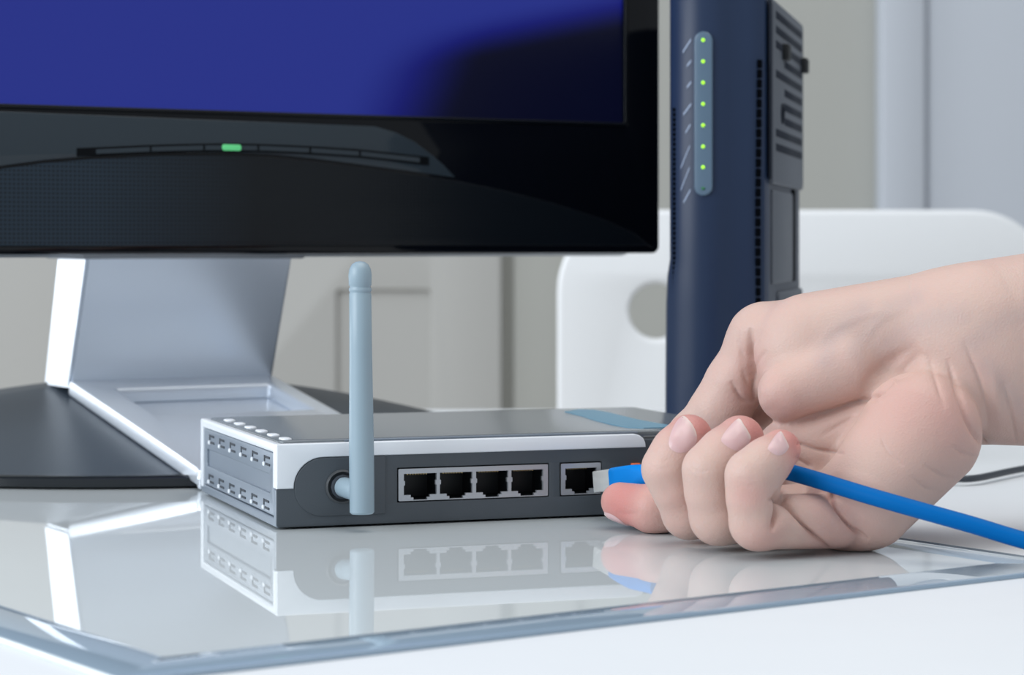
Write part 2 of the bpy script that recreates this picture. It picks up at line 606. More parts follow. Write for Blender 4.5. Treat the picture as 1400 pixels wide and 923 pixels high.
p0, p1 = Vector((0, -0.1090, 0.0060)), Vector((0, 0.0525, 0.0350))
sl = math.atan2(p1.z - p0.z, p1.y - p0.y)
L = (p1 - p0).length
xf = Matrix.Translation(p0) @ Matrix.Rotation(sl, 4, 'X')
poly('ramp', [rrect(NX0, NX1, 0, L, 0.003), rrect(-0.037, 0.041, 0.092, 0.143, 0.0015)], 0.0075, M['silver'], mon, 'xy', (0, 0, -0.001), 0.0016, xf)
poly('tray_floor', [rrect(-0.039, 0.043, 0.090, 0.145, 0.001)], 0.0012, M['silver'], mon, 'xy', (0, 0, -0.0052), 0.0, xf)
bm = bmesh.new()
add_box(bm, NX0, NX1, -0.0010, 0.0030, -0.0055, 0.0, 0.0012)
o_ = bm_to('ramp_foot', bm, M['silver'], mon)
o_.location = (0, -0.1088, 0.0060)

bm = bmesh.new()
NR, NA, RB = 60, 180, 0.184
rows = []
for i in range(NR + 1):
    r = RB * i / NR
    ring = []
    for k in range(NA):
        t = 2 * math.pi * k / NA
        cx_, cy_ = math.cos(t), math.sin(t)
        front = max(0.0, -cy_)
        pw = 1.0 + 0.75 * (1 - front) ** 0.8
        z = 0.0055 + 0.0310 * (1 - (i / NR) ** pw) - 0.0022 * front * (1 if i else 0)
        yy_ = 0.079 + cy_ * r
        if abs(cx_ * r) < 0.0455 and yy_ < 0.055:
            z = min(z, 0.0038 + (yy_ + 0.109) * 0.193 - 0.0095)
        ring.append((cx_ * r, yy_, max(z, 0.0048)))
    rows.append(ring)
vr = [[bm.verts.new(rows[0][0])]] + [[bm.verts.new(p) for p in ring] for ring in rows[1:]]
for k in range(NA):
    bm.faces.new((vr[0][0], vr[1][k], vr[1][(k + 1) % NA]))
for i in range(1, NR):
    for k in range(NA):
        bm.faces.new((vr[i][k], vr[i + 1][k], vr[i + 1][(k + 1) % NA], vr[i][(k + 1) % NA]))
bm_to('base_cover', bm, M['base_dark'], mon, smooth=True)
lathe('base_rim', [(0, 0.0003), (RB - 0.001, 0.0003), (RB + 0.0015, 0.0012), (RB + 0.0018, 0.0045), (RB, 0.0056), (RB - 0.004, 0.0052), (0, 0.0045)], M['base_rim'], mon, (0, 0.079, 0), n=96)

# ------------------------------------------------------------------ modem tower
TA = math.radians(-13)
tow = empty('modem', (0.0706, 1.06, DESKZ), TA, 'tall dark navy modem standing upright with a column of green lights', 'modem')
TZ = -DESKZ
sec = [(0.0, 0.030), (0.0, 0.008), (0.0012, 0.003), (0.004, 0.0002), (0.008, -0.0022), (0.012, -0.0034), (0.0165, -0.0038), (0.021, -0.0032),
       (0.0245, -0.0016), (0.0275, 0.0006), (0.0315, 0.0028), (0.036, 0.0046), (0.040, 0.0062), (0.0432, 0.0095), (0.0445, 0.016), (0.0445, 0.148), (0.0425, 0.150),
       (0.002, 0.150), (0.0, 0.148)]


def sec_y(x):
    xs = [p[0] for p in sec[1:15]]
    ys = [p[1] for p in sec[1:15]]
    return float(np.interp(x, xs, ys))


bm = bmesh.new()
lv = [(0.000, 0.0030), (0.010, 0.0022), (0.075, 0.0018), (0.088, 0.0012), (0.096, 0.0), (0.215, 0.0), (0.2165, -0.002)]
rings = []
cx_, cy_ = 0.022, 0.075
for z, gr in lv:
    ring = []
    for x, y in sec:
        sgn = -1 if x < 0.01 else 0
        ring.append(bm.verts.new((x + sgn * gr * max(0, (0.01 - x) / 0.01), y - (gr if y < 0.03 else 0) * 0.3, z)))
    rings.append(ring)
for r0, r1 in zip(rings[:-1], rings[1:]):
    for i in range(len(sec)):
        j = (i + 1) % len(sec)
        bm.faces.new((r0[i], r0[j], r1[j], r1[i]))
bm.faces.new(rings[0][::-1])
bm.faces.new(rings[-1])
o_ = bm_to('body', bm, M['t_front'], tow)
o_.data.materials.append(M['t_side'])
auto_smooth(o_, 28)
for p in o_.data.polygons:
    c = p.center
    if c.x > 0.0440 or c.y > 0.1485:
        p.material_index = 1

# light strip and LEDs on the front ridge
zs0, zs1 = TZ + wz(268, 1.056), TZ + wz(44, 1.056)
SX = 0.0172
bm = bmesh.new()
ol = rrect(SX - 0.0042, SX + 0.0042, zs0, zs1, 0.00415, 8)
poly('light_strip', [ol], 0.0022, M['t_strip'], tow, 'xz', (0, sec_y(SX) - 0.0001, 0), 0.0008)
bm.free()
for i, py in enumerate((56, 85, 114, 143, 172, 201, 229, 258)):
    z = TZ + wz(py, 1.056)
    on = i < 7
    lathe('led', [(0, -0.0005), (0.00085, -0.0005), (0.00085, 0.0002), (0.0006, 0.0006), (0, 0.0008)], M['led_on' if on else 'led_off'], tow,
          (SX, sec_y(SX) - 0.0012, z), (0, -1, 0), 14)
# slanted print beside the strip
for (xa, ya, xb, yb) in ((944, 55, 932, 72), (944, 84, 938, 91), (944, 113, 938, 120), (944, 143, 933, 157), (943, 171, 936, 182), (942, 200, 929, 230), (942, 229, 929, 260), (943, 260, 933, 277)):
    bm = bmesh.new()
    n = 4
    strip = []
    for i in range(n + 1):
        t = i / n
        px, py = xa + (xb - xa) * t, ya + (yb - ya) * t
        x = (px - 909.5) / 2995.0
        z = TZ + wz(py, 1.058)
        y = sec_y(x) - 0.0001
        strip.append((x, y, z))
    v0 = [bm.verts.new((x, y, z - 0.0006)) for x, y, z in strip]
    v1 = [bm.verts.new((x, y, z + 0.0006)) for x, y, z in strip]
    v2 = [bm.verts.new((x, y - 0.0002, z - 0.0006)) for x, y, z in strip]
    v3 = [bm.verts.new((x, y - 0.0002, z + 0.0006)) for x, y, z in strip]
    for i in range(n):
        bm.faces.new((v2[i], v2[i + 1], v3[i + 1], v3[i]))
        bm.faces.new((v0[i], v0[i + 1], v2[i + 1], v2[i]))
        bm.faces.new((v1[i], v1[i + 1], v3[i + 1], v3[i]))
        bm.faces.new((v0[i], v1[i], v1[i + 1], v0[i + 1]))
    bm.faces.new((v0[0], v2[0], v3[0], v1[0]))
    bm.faces.new((v0[n], v2[n], v3[n], v1[n]))
    bm_to('printed_mark', bm, M['t_print'], tow)
# vent slots on the front right shoulder, small holes on the left shoulder
slot_me = None
z = TZ + wz(86, 1.052)
k = 0
while z > 0.012:
    if slot_me is None:
        bm = bmesh.new()
        add_box(bm, -0.0011, 0.0011, -0.0014, 0.0014, -0.0018, 0.0018)
        slot_me = bpy.data.meshes.new('vent_slot')
        bmesh.ops.recalc_face_normals(bm, faces=bm.faces)
        bm.to_mesh(slot_me)
        bm.free()
        slot_me.materials.append(M['t_dark'])
    sx_ = 0.0408 - 0.0006 * min(1, k / 14)
    o_ = link('vent_slot', slot_me, None, tow, loc=(sx_, sec_y(sx_) + 0.0004, z))
    o_.rotation_euler = (0, 0, math.radians(35))
    z -= 0.0045
    k += 1
bm = bmesh.new()
z = TZ + wz(150, 1.06)
while z > 0.012:
    add_box(bm, 0.0024, 0.0042, sec_y(0.0033) - 0.0006, sec_y(0.0033) + 0.002, z - 0.0008, z + 0.0008)
    z -= 0.00225
tag(bm_to('vent_holes', bm, M['t_dark'], tow), kind='stuff')
# right side: raised grille panel with slats, recess below, rubber feet
XS = 0.0445
poly('side_panel', [rrect(0.0155, 0.1490, TZ + 0.129, 0.2150, 0.004)], 0.003, M['t_panel'], tow, 'yz', (XS + 0.0005, 0, 0), 0.0008)
zz_ = TZ + 0.2075
i = 0
while zz_ > TZ + 0.143:
    y0 = 0.026 if i not in (3, 5, 6, 7) else 0.062
    box('side_slat_groove', XS + 0.0012, XS + 0.0023, y0, 0.140, zz_ - 0.0019, zz_ + 0.0019, M['t_groove'], tow, 0.0004, 1)
    zz_ -= 0.0068
    i += 1
poly('lower_recess', [rrect(0.022, 0.108, TZ + 0.083, TZ + 0.1265, 0.003)], 0.0016, M['t_panel'], tow, 'yz', (XS + 0.0003, 0, 0), 0.0005)
box('recess_groove', XS - 0.0004, XS + 0.0009, 0.110, 0.122, TZ + 0.083, TZ + 0.1285, M['t_dark'], tow)
poly('lower_panel', [rrect(0.045, 0.1490, 0.006, TZ + 0.079, 0.003)], 0.0024, M['t_panel'], tow, 'yz', (XS + 0.0004, 0, 0), 0.0006)
box('panel_edge', XS + 0.0002, XS + 0.0016, 0.0120, 0.0155, TZ + 0.131, 0.2145, M['t_groove'], tow, 0.0006)
for y in (0.0585, 0.143):
    box('rubber_foot', XS + 0.0016, XS + 0.0050, y - 0.006, y + 0.006, TZ + 0.1888, TZ + 0.1962, M['rubber'], tow, 0.0008)
lathe('screw_recess', [(0, 0), (0.0048, 0), (0.0048, 0.0022), (0.0038, 0.0022), (0.0036, 0.0006), (0, 0.0006)], M['t_groove'], tow, (XS + 0.0006, 0.052, TZ + 0.163), (1, 0, 0), 20)

# ------------------------------------------------------------------ router
RA = math.radians(19.2)
RO = Vector((-0.0834, 0.8249, 0.0))
rt = empty('router', RO, RA, 'silver and dark grey network router with one upright antenna', 'router')
RU = Vector((math.cos(RA), math.sin(RA), 0))
RV = Vector((-math.sin(RA), math.cos(RA), 0))
W_, D_, H_ = 0.190, 0.131, 0.0304


def rpx(px, py, y=0.0):
    o = Vector((0, 0, CAMZ))
    d = at(px, py, 1.0) - o
    t = (RO + RV * y - o).dot(RV) / d.dot(RV)
    p = o + d * t - RO
    return (p.dot(RU), p.z)


def rtop(px, py, z):
    p = on_z(px, py, z) - RO
    return (p.dot(RU), p.dot(RV))


ZBLK0, ZBLK1 = 0.0086, 0.0202
BX0, BX1 = 0.0450, 0.1023
WX0, WX1 = 0.1075, 0.1232
ZBASE = 0.0008
# shell
box('bottom_shell', 0.0012, W_ - 0.0012, 0.002, D_ - 0.001, ZBASE, 0.0030, M['r_dark'], rt, 0.0006)
box('back_shell', 0.0012, W_ - 0.0012, D_ - 0.004, D_, ZBASE, H_ - 0.001, M['r_dark'], rt, 0.001)
box('right_shell', W_ - 0.003, W_, 0.001, D_ - 0.001, ZBASE, H_ - 0.0006, M['r_dark2'], rt, 0.001)
poly('front_panel', [rrect(0.0, W_, ZBASE, 0.0285, 0.0012),
                     rrect(BX0 - 0.0004, BX1 + 0.0004, ZBLK0 - 0.0004, ZBLK1 + 0.0004, 0.0003),
                     rrect(WX0 - 0.0004, WX1 + 0.0004, ZBLK0 - 0.0004, ZBLK1 + 0.0004, 0.0003)], 0.0024, M['r_dark'], rt, 'xz', (0, 0.0012, 0), 0.0004)
# raised stadium plate that carries the antenna socket
SR, SCX, SCZ = 0.0104, 0.0169, 0.0147
st = [(0.0400, SCZ - SR), (0.0400, SCZ + SR)] + [(SCX + SR * math.cos(math.radians(a)), SCZ + SR * math.sin(math.radians(a))) for a in range(90, 271, 10)]
poly('antenna_plate', [st], 0.0008, M['r_dark'], rt, 'xz', (0, -0.0001, 0), 0.0003)
# silver front trim
trim = [(0.0, 0.0145), (SCX - SR - 0.0003, 0.0145)] + [(SCX + (SR + 0.0003) * math.cos(math.radians(a)), SCZ + (SR + 0.0003) * math.sin(math.radians(a))) for a in range(180, 89, -10)]
trim += [(0.1412, 0.0254), (0.1410, 0.0272), (0.1402, 0.0288), (0.1388, 0.0299), (0.137, H_), (0.0, H_)]
poly('front_trim', [trim], 0.0030, M['r_silver'], rt, 'xz', (0, 0.0010, 0), 0.0005)
box('end_cap', 0.1405, W_ - 0.0002, 0.0004, 0.012, 0.0262, H_ - 0.0008, M['r_dark2'], rt, 0.0006)
# left side frame and inset panel
poly('side_frame', [rrect(0.0, D_, 0.0145, H_, 0.0012), rrect(0.0045, D_ - 0.0045, 0.0130, 0.0276, 0.0006)] if False else
     [[(0.0, 0.0145), (0.0, H_ - 0.001), (0.001, H_), (D_ - 0.001, H_), (D_, H_ - 0.001), (D_, 0.0030), (D_ - 0.0042, 0.0030), (D_ - 0.0042, 0.0272), (0.0042, 0.0272), (0.0042, 0.0145)]],
     0.0030, M['r_silver'], rt, 'yz', (0.0011, 0, 0), 0.0006)
poly('side_sill', [[(0.0004, 0.0142), (0.0042, 0.0142), (0.0042, 0.0040), (D_ - 0.0042, 0.0040), (D_ - 0.0004, 0.0030), (D_ - 0.0004, ZBASE), (0.0004, ZBASE)]],
     0.0026, M['r_side'], rt, 'yz', (0.0012, 0, 0), 0.0005)
poly('side_panel', [rrect(0.0046, D_ - 0.0046, 0.0044, 0.0269, 0.0008), rrect(0.0105, D_ - 0.0095, 0.0120, 0.0188, 0.0012)], 0.0024, M['r_side'], rt, 'yz', (0.0014, 0, 0), 0.0004)
poly('side_groove', [rrect(0.010, D_ - 0.009, 0.0115, 0.0193, 0.0008)], 0.0010, M['r_side'], rt, 'yz', (0.0017, 0, 0), 0.0)
slot_me = None
for row, zc in enumerate((0.0232, 0.0074)):
    for i in range(6):
        yc = 0.0150 + i * 0.0192 + 0.001 * row
        if slot_me is None:
            bm = bmesh.new()
            add_box(bm, -0.0002, 0.0002, -0.0040, 0.0030, 0.0009, 0.0017)
            add_box(bm, -0.0002, 0.0002, -0.0044, 0.0024, -0.0016, -0.0008)
            add_box(bm, -0.0002, 0.0002, 0.0034, 0.0046, -0.0004, 0.0018)
            bmesh.ops.recalc_face_normals(bm, faces=bm.faces)
            slot_me = bpy.data.meshes.new('side_vent')
            bm.to_mesh(slot_me)
            bm.free()
            slot_me.materials.append(M['r_gap'])
            bm = bmesh.new()
            add_box(bm, -0.0006, 0.0003, 0.0034, 0.0056, -0.0022, -0.0006, 0.0003, 1)
            bmesh.ops.recalc_face_normals(bm, faces=bm.faces)
            lou_me = bpy.data.meshes.new('vent_louvre')
            bm.to_mesh(lou_me)
            bm.free()
            lou_me.materials.append(M['r_silver'])
        v = link('side_vent', slot_me, None, rt, loc=(0.00015, yc, zc))
        link('vent_louvre', lou_me, None, v)
# top
ZTOP = H_ + 0.0004
poly('top_panel', [rrect(0.0030, W_ - 0.0006, 0.0088, D_ - 0.0006, 0.004)], 0.0040, M['r_top'], rt, 'xy', (0, 0, ZTOP - 0.0020), 0.0006)
poly('top_step', [[(0.0020, 0.0022), (0.1385, 0.0022), (0.1385, 0.0090), (0.0020, 0.0090)]], 0.004, M['r_top'], rt, 'xy', (0, 0, H_ - 0.0022), 0.0004)
poly('top_ridge', [[(0.0260, 0.0048), (0.1400, 0.0048), (0.1400, 0.0072), (0.0320, 0.0072), (0.029, 0.0066)]], 0.0010, M['r_side'], rt, 'xy', (0, 0, H_ + 0.0001), 0.0003)
for i in range(6):
    poly('indicator_lens', [rrect(-0.0019, 0.0019, -0.0036, 0.0036, 0.0017)], 0.0010, M['r_white'], rt, 'xy', (0.0068, 0.0150 + i * 0.0188, ZTOP + 0.0001), 0.0004)
up = [(792, 560.3), (812, 561.0), (832, 564.5), (850, 569.0), (872, 574.3), (900, 579.5), (930, 584)]
dn = [(905, 585.2), (880, 585.8), (858, 585.0), (836, 581), (815, 575.5), (795, 569), (772, 563.3)]
poly('blue_stripe', [[rtop(px, py, ZTOP) for px, py in up + dn]], 0.0003, M['decal'], rt, 'xy', (0, 0, ZTOP + 0.0001), 0.0)


# ports
def rj_hole(cx):
    zb, zm, zt2 = ZBLK0 + 0.0003, ZBLK0 + 0.0021, ZBLK1 - 0.0018
    h = 0.0062
    return [(cx - 0.0026, zb), (cx + 0.0026, zb), (cx + 0.0026, zm - 0.0009), (cx + 0.0036, zm - 0.0009), (cx + 0.0036, zm), (cx + h, zm), (cx + h, zt2 - 0.0042), (cx + h - 0.0004, zt2 - 0.0042),
            (cx + h - 0.0004, zt2 - 0.0026), (cx + h, zt2 - 0.0026), (cx + h, zt2), (cx - h, zt2), (cx - h, zt2 - 0.0026), (cx - h + 0.0004, zt2 - 0.0026),
            (cx - h + 0.0004, zt2 - 0.0042), (cx - h, zt2 - 0.0042), (cx - h, zm), (cx - 0.0036, zm), (cx - 0.0036, zm - 0.0009), (cx - 0.0026, zm - 0.0009)]


def port_cavity(cx, name='port_cavity'):
    bm = bmesh.new()
    x0, x1, y0, y1, z0, z1 = cx - 0.0066, cx + 0.0066, 0.0016, 0.0130, ZBLK0 + 0.0003, ZBLK1 - 0.0012
    vs = [bm.verts.new(p) for p in ((x0, y0, z0), (x1, y0, z0), (x1, y1, z0), (x0, y1, z0), (x0, y0, z1), (x1, y0, z1), (x1, y1, z1), (x0, y1, z1))]
    for f in ((0, 1, 2, 3), (4, 7, 6, 5), (1, 5, 6, 2), (2, 6, 7, 3), (3, 7, 4, 0)):
        bm.faces.new([vs[i] for i in f])
    me = bpy.data.meshes.new(name)
    bm.to_mesh(me)
    bm.free()
    o = link(name, me, M['port_black'], rt)
    bm = bmesh.new()
    for i in range(8):
        xx_ = cx - 0.0036 + i * 0.00102
        add_box(bm, xx_ - 0.0002, xx_ + 0.0002, 0.004, 0.010, ZBLK1 - 0.0026, ZBLK1 - 0.0022)
    bm_to('contacts', bm, M['gold'], o)
    return o


cxs = []
for (pa, pb) in ((552.5, 596.5), (602, 645), (651.5, 694), (699.5, 742)):
    a_, b_ = rpx(pa, 660)[0], rpx(pb, 660)[0]
    cxs.append((a_ + b_) / 2)
poly('port_block', [rrect(BX0, BX1, ZBLK0, ZBLK1, 0.0004)] + [rj_hole(c) for c in cxs], 0.0014, M['port_metal'], rt, 'xz', (0, 0.0006, 0), 0.0)
for c in cxs:
    port_cavity(c)
wc = (WX0 + WX1) / 2
poly('uplink_port', [rrect(WX0, WX1, ZBLK0, ZBLK1, 0.0004), rj_hole(wc)], 0.0014, M['port_metal'], rt, 'xz', (0, 0.0006, 0), 0.0)
port_cavity(wc)
box('reset_button', 0.1352, 0.1388, -0.0012, 0.001, 0.0178, 0.0196, M['orange'], rt, 0.0003)
lathe('power_jack', [(0, 0), (0.0042, 0), (0.0042, 0.0009), (0.0030, 0.0009), (0.0028, -0.0002), (0, -0.0002)], M['port_black'], rt, (0.158, 0.0002, 0.0145), (0, -1, 0), 24)
# antenna with hinge
AX, AZ = 0.0238, 0.0147
lathe('antenna_socket', [(0.0, -0.0006), (0.0060, -0.0006), (0.0061, 0.0006), (0.0054, 0.0011), (0.0049, 0.0004), (0.0046, 0.0002), (0, 0.0002)], M['r_dark2'], rt, (AX, -0.0004, AZ), (0, -1, 0), 40)
lathe('socket_nut', [(0, 0), (0.0044, 0), (0.0044, 0.0016), (0.0036, 0.0022), (0, 0.0022)], M['r_gap'], rt, (AX, -0.0006, AZ), (0, -1, 0), 12)
ant = empty('antenna')
ant.parent = rt
ant.location = (0.0275, -0.0140, 0.0063)
ax_dir = Vector((0.0032, -0.0125, -0.0008))
lathe('hinge_barrel', [(0, 0), (0.0034, 0), (0.0036, 0.0006), (0.0037, 0.010), (0.0031, 0.0112), (0.0031, 0.0150), (0, 0.0150)], M['antenna'], ant,
      Vector((AX, -0.0016, AZ)) - Vector((0.0275, -0.0140, 0.0063)), ax_dir, 28)
HT = 0.0890
prof = [(0, 0), (0.0038, 0.0), (0.00435, 0.0006), (0.0044, 0.012), (0.0044, 0.024), (0.0042, 0.040), (0.0040, 0.058), (0.0039, 0.0775), (0.0037, 0.0778), (0.0037, 0.0782),
        (0.0040, 0.0786), (0.0040, 0.0794), (0.0037, 0.0798), (0.0037, 0.0802), (0.0040, 0.0806), (0.0041, 0.0842), (0.0038, 0.0862), (0.0029, 0.0879), (0.0015, 0.0888), (0, HT)]
mast = lathe('mast', prof, M['antenna'], ant, (0, 0, 0), (-0.0085, 0, 1), 40)

# ------------------------------------------------------------------ black cable on the desk behind
pts = catmull([(0.135, 1.222, 0.012), (0.150, 1.25, 0.0025), (0.19, 1.18, 0.0018), (0.175, 1.06, 0.0016), (0.1895, 0.99, 0.0016), (0.228, 1.036, 0.0016), (0.32, 1.16, 0.0016), (0.5, 1.30, 0.0016)], 10)
bc = tube('power_cable', pts, 0.0015, M['blackcable'], None, 10)
tag(bc, 'thin dark grey cable lying on the desk behind the wrist', 'cable')

# ------------------------------------------------------------------ blue network cable
bl = empty('network_cable', (0.0347, 0.862, 0.0128), 0, 'bright blue network cable with clear plug held in the hand', 'cable')
B0 = Vector((0.0347, 0.862, 0.0128))
boot_end = at(893, 650, 0.8285)
tip_end = at(812, 660, 0.861)
tip = Vector((tip_end.x + 0.0045, 0.8605, tip_end.z + 0.0005))
axd = (boot_end - tip).normalized()          # from plug tip to the boot
side = axd.cross(Vector((0, 0, 1))).normalized()
upv = side.cross(axd).normalized()
plugM = Matrix.Translation(tip - B0) @ Matrix((( side.x, axd.x, upv.x, 0), (side.y, axd.y, upv.y, 0), (side.z, axd.z, upv.z, 0), (0, 0, 0, 1)))


def plug_mesh(name, build, m, parent=bl, smooth=40):
    bm = bmesh.new()
    build(bm)
    bmesh.ops.transform(bm, matrix=plugM, verts=bm.verts)
    return auto_smooth(bm_to(name, bm, m, parent), smooth)


plug = plug_mesh('plug', lambda bm: add_box(bm, -0.0057, 0.0057, 0.0, 0.0195, -0.0040, 0.0040, 0.0006, 2), M['clear'])
plug_mesh('latch', lambda bm: add_box(bm, -0.0028, 0.0028, 0.0005, 0.0150, -0.0058, -0.0047, 0.0004, 1), M['clear'], plug)


def wires(bm):
    for i in range(8):
        x = -0.0038 + i * 0.00109
        add_box(bm, x - 0.0004, x + 0.0004, 0.005, 0.019, -0.0008, 0.0006)


plug_mesh('wires', wires, M['wire'], plug)


def pins(bm):
    for i in range(8):
        x = -0.0038 + i * 0.00109
        add_box(bm, x - 0.00022, x + 0.00022, 0.0012, 0.0052, 0.0012, 0.0034)


plug_mesh('pins', pins, M['gold'], plug)


def boot(bm):
    prof = [(0.0135, 0.0060, 0.0038), (0.0142, 0.0064, 0.0043), (0.020, 0.0064, 0.0044), (0.028, 0.0060, 0.0044), (0.034, 0.0048, 0.0042), (0.040, 0.0034, 0.0034)]
    rs = []
    for y, a, b in prof:
        rs.append([bm.verts.new((p[0], y, p[1])) for p in rrect(-a, a, -b, b, 0.0016 if y < 0.03 else min(a, b) * 0.9, 4)])
    for r0, r1 in zip(rs[:-1], rs[1:]):
        for i in range(len(r0)):
            j = (i + 1) % len(r0)
            bm.faces.new((r0[i], r0[j], r1[j], r1[i]))
    bm.faces.new(rs[0])
    bm.faces.new(rs[-1])


plug_mesh('boot', boot, M['boot'])
cable_pts = [tip + axd * 0.036, at(925, 647, 0.820), at(985, 640, 0.799), at(1040, 639, 0.777), at(1088, 648, 0.762), at(1185, 677, 0.7475), at(1255, 697, 0.740), at(1330, 718, 0.734), at(1400, 739, 0.729),
             at(1500, 764, 0.722), Vector((0.26, 0.70, 0.0028)), Vector((0.36, 0.66, 0.0014)), Vector((0.60, 0.62, 0.0014))]
tube('cord', [p - B0 for p in catmull(cable_pts, 10)], 0.00275, M['cable'], bl, 20)

# ------------------------------------------------------------------ hand (distance field -> one continuous skin)
VOX = 0.00075
LO = np.array([0.026, 0.728, -0.003])
HI = np.array([0.300, 0.872, 0.116])
N = np.ceil((HI - LO) / VOX).astype(int) + 1
AXS = [LO[i] + VOX * np.arange(N[i]) for i in range(3)]
BIG = 0.012


def seg(F, a, b, ra, rb, k, sy=1.0):
    a = np.array(a)
    b = np.array(b)
    rm = max(ra, rb) + k + 0.009
    lo = np.minimum(a, b) - rm
    hi = np.maximum(a, b) + rm
    i0 = np.clip(np.floor((lo - LO) / VOX).astype(int), 0, N - 1)
    i1 = np.clip(np.ceil((hi - LO) / VOX).astype(int) + 1, 1, N)
    if np.any(i1 <= i0):
        return
    X = AXS[0][i0[0]:i1[0]][:, None, None] - a[0]
    Y = (AXS[1][i0[1]:i1[1]][None, :, None] - a[1]) / sy
    Z = AXS[2][i0[2]:i1[2]][None, None, :] - a[2]
    ba = b - a
    bx, by, bz = ba[0], ba[1] / sy, ba[2]
    L2 = bx * bx + by * by + bz * bz + 1e-12
    t = np.clip((X * bx + Y * by + Z * bz) / L2, 0, 1)
    d = np.sqrt((X - t * bx) ** 2 + (Y - t * by) ** 2 + (Z - t * bz) ** 2) - (ra + (rb - ra) * t)
    S = F[i0[0]:i1[0], i0[1]:i1[1], i0[2]:i1[2]]
    if k > 0:
        h = np.clip(0.5 + 0.5 * (S - d) / k, 0, 1)
        S[...] = S + (d - S) * h - k * h * (1 - h)
    else:
        np.minimum(S, d, out=S)


def chain(F, pts, k):
    for (p, q) in zip(pts[:-1], pts[1:]):
        sy = p[4] if len(p) > 4 else 1.0
        seg(F, at(*p[:3]), at(*q[:3]), p[3] * p[2] / FPX, q[3] * q[2] / FPX, k, sy)


def newF():
    return np.full(tuple(N), BIG, dtype=np.float32)


def smin_all(A, B, k):
    h = np.clip(0.5 + 0.5 * (A - B) / k, 0, 1)
    return (A + (B - A) * h - k * h * (1 - h)).astype(np.float32)


body = newF()
K = 0.007
chain(body, [(1345, 482, 0.806, 126, 0.72), (1620, 466, 0.822, 152)], K)            # forearm
chain(body, [(1112, 486, 0.815, 86, 0.85), (1275, 464, 0.812, 92)], K)              # thenar
chain(body, [(1258, 592, 0.785, 84, 0.9), (1186, 688, 0.7685, 64)], K)              # hypothenar
chain(body, [(1205, 560, 0.806, 66, 0.8), (1090, 630, 0.803, 62)], K)               # hollow of the palm
chain(body, [(1148, 704, 0.7725, 46), (1195, 640, 0.785, 48)], K)                   # pad under the little finger
chain(body, [(1060, 676, 0.832, 38), (1250, 560, 0.828, 66)], K)                    # back of the hand
chain(body, [(1015, 575, 0.843, 38), (1075, 612, 0.836, 50)], K)                    # web between thumb and palm
chain(body, [(1110, 700, 0.785, 44), (1160, 690, 0.780, 50)], K)
lobe = newF()
chain(lobe, [(1078, 537, 0.799, 42), (1155, 507, 0.803, 55)], 0.004)
body = smin_all(body, lobe, 0.003)
thumb = newF()
chain(thumb, [(1110, 470, 0.826, 72), (1047, 467, 0.826, 51), (1005, 525, 0.828, 39), (984, 562, 0.829, 38.5), (950, 600, 0.834, 36), (925, 629, 0.838, 29)], 0.004)
F = smin_all(body, thumb, 0.0035)
del body, thumb, lobe
digits = {
    'index': [(1070, 680, 0.828, 38), (952, 690, 0.817, 35), (894, 696, 0.817, 32.5), (848, 686, 0.829, 26.5)],
    'middle': [(1085, 684, 0.806, 40), (942, 700, 0.787, 36), (926, 668, 0.7845, 33.5), (914, 641, 0.784, 35), (926, 618, 0.785, 34), (942, 599, 0.789, 32.5)],
    'ring': [(1125, 700, 0.784, 40), (982, 706, 0.768, 38), (973, 672, 0.766, 35.5), (971, 643, 0.765, 36.5), (990, 621, 0.767, 34.5), (1012, 601, 0.771, 33)],
    'pinky': [(1142, 712, 0.763, 38), (1036, 714, 0.750, 37.5), (1029, 680, 0.748, 34.5), (1029, 651, 0.7475, 36), (1048, 632, 0.750, 32), (1067, 615, 0.754, 28)],
}
for nm, ch in digits.items():
    G = newF()
    chain(G, ch, 0.0025)
    F = smin_all(F, G, 0.0012)
    del G

# rests on the plate; forearm ends in a clean cut
F = np.maximum(F, (0.0002 - AXS[2])[None, None, :]).astype(np.float32)
F = np.maximum(F, (AXS[0] - 0.297)[:, None, None]).astype(np.float32)


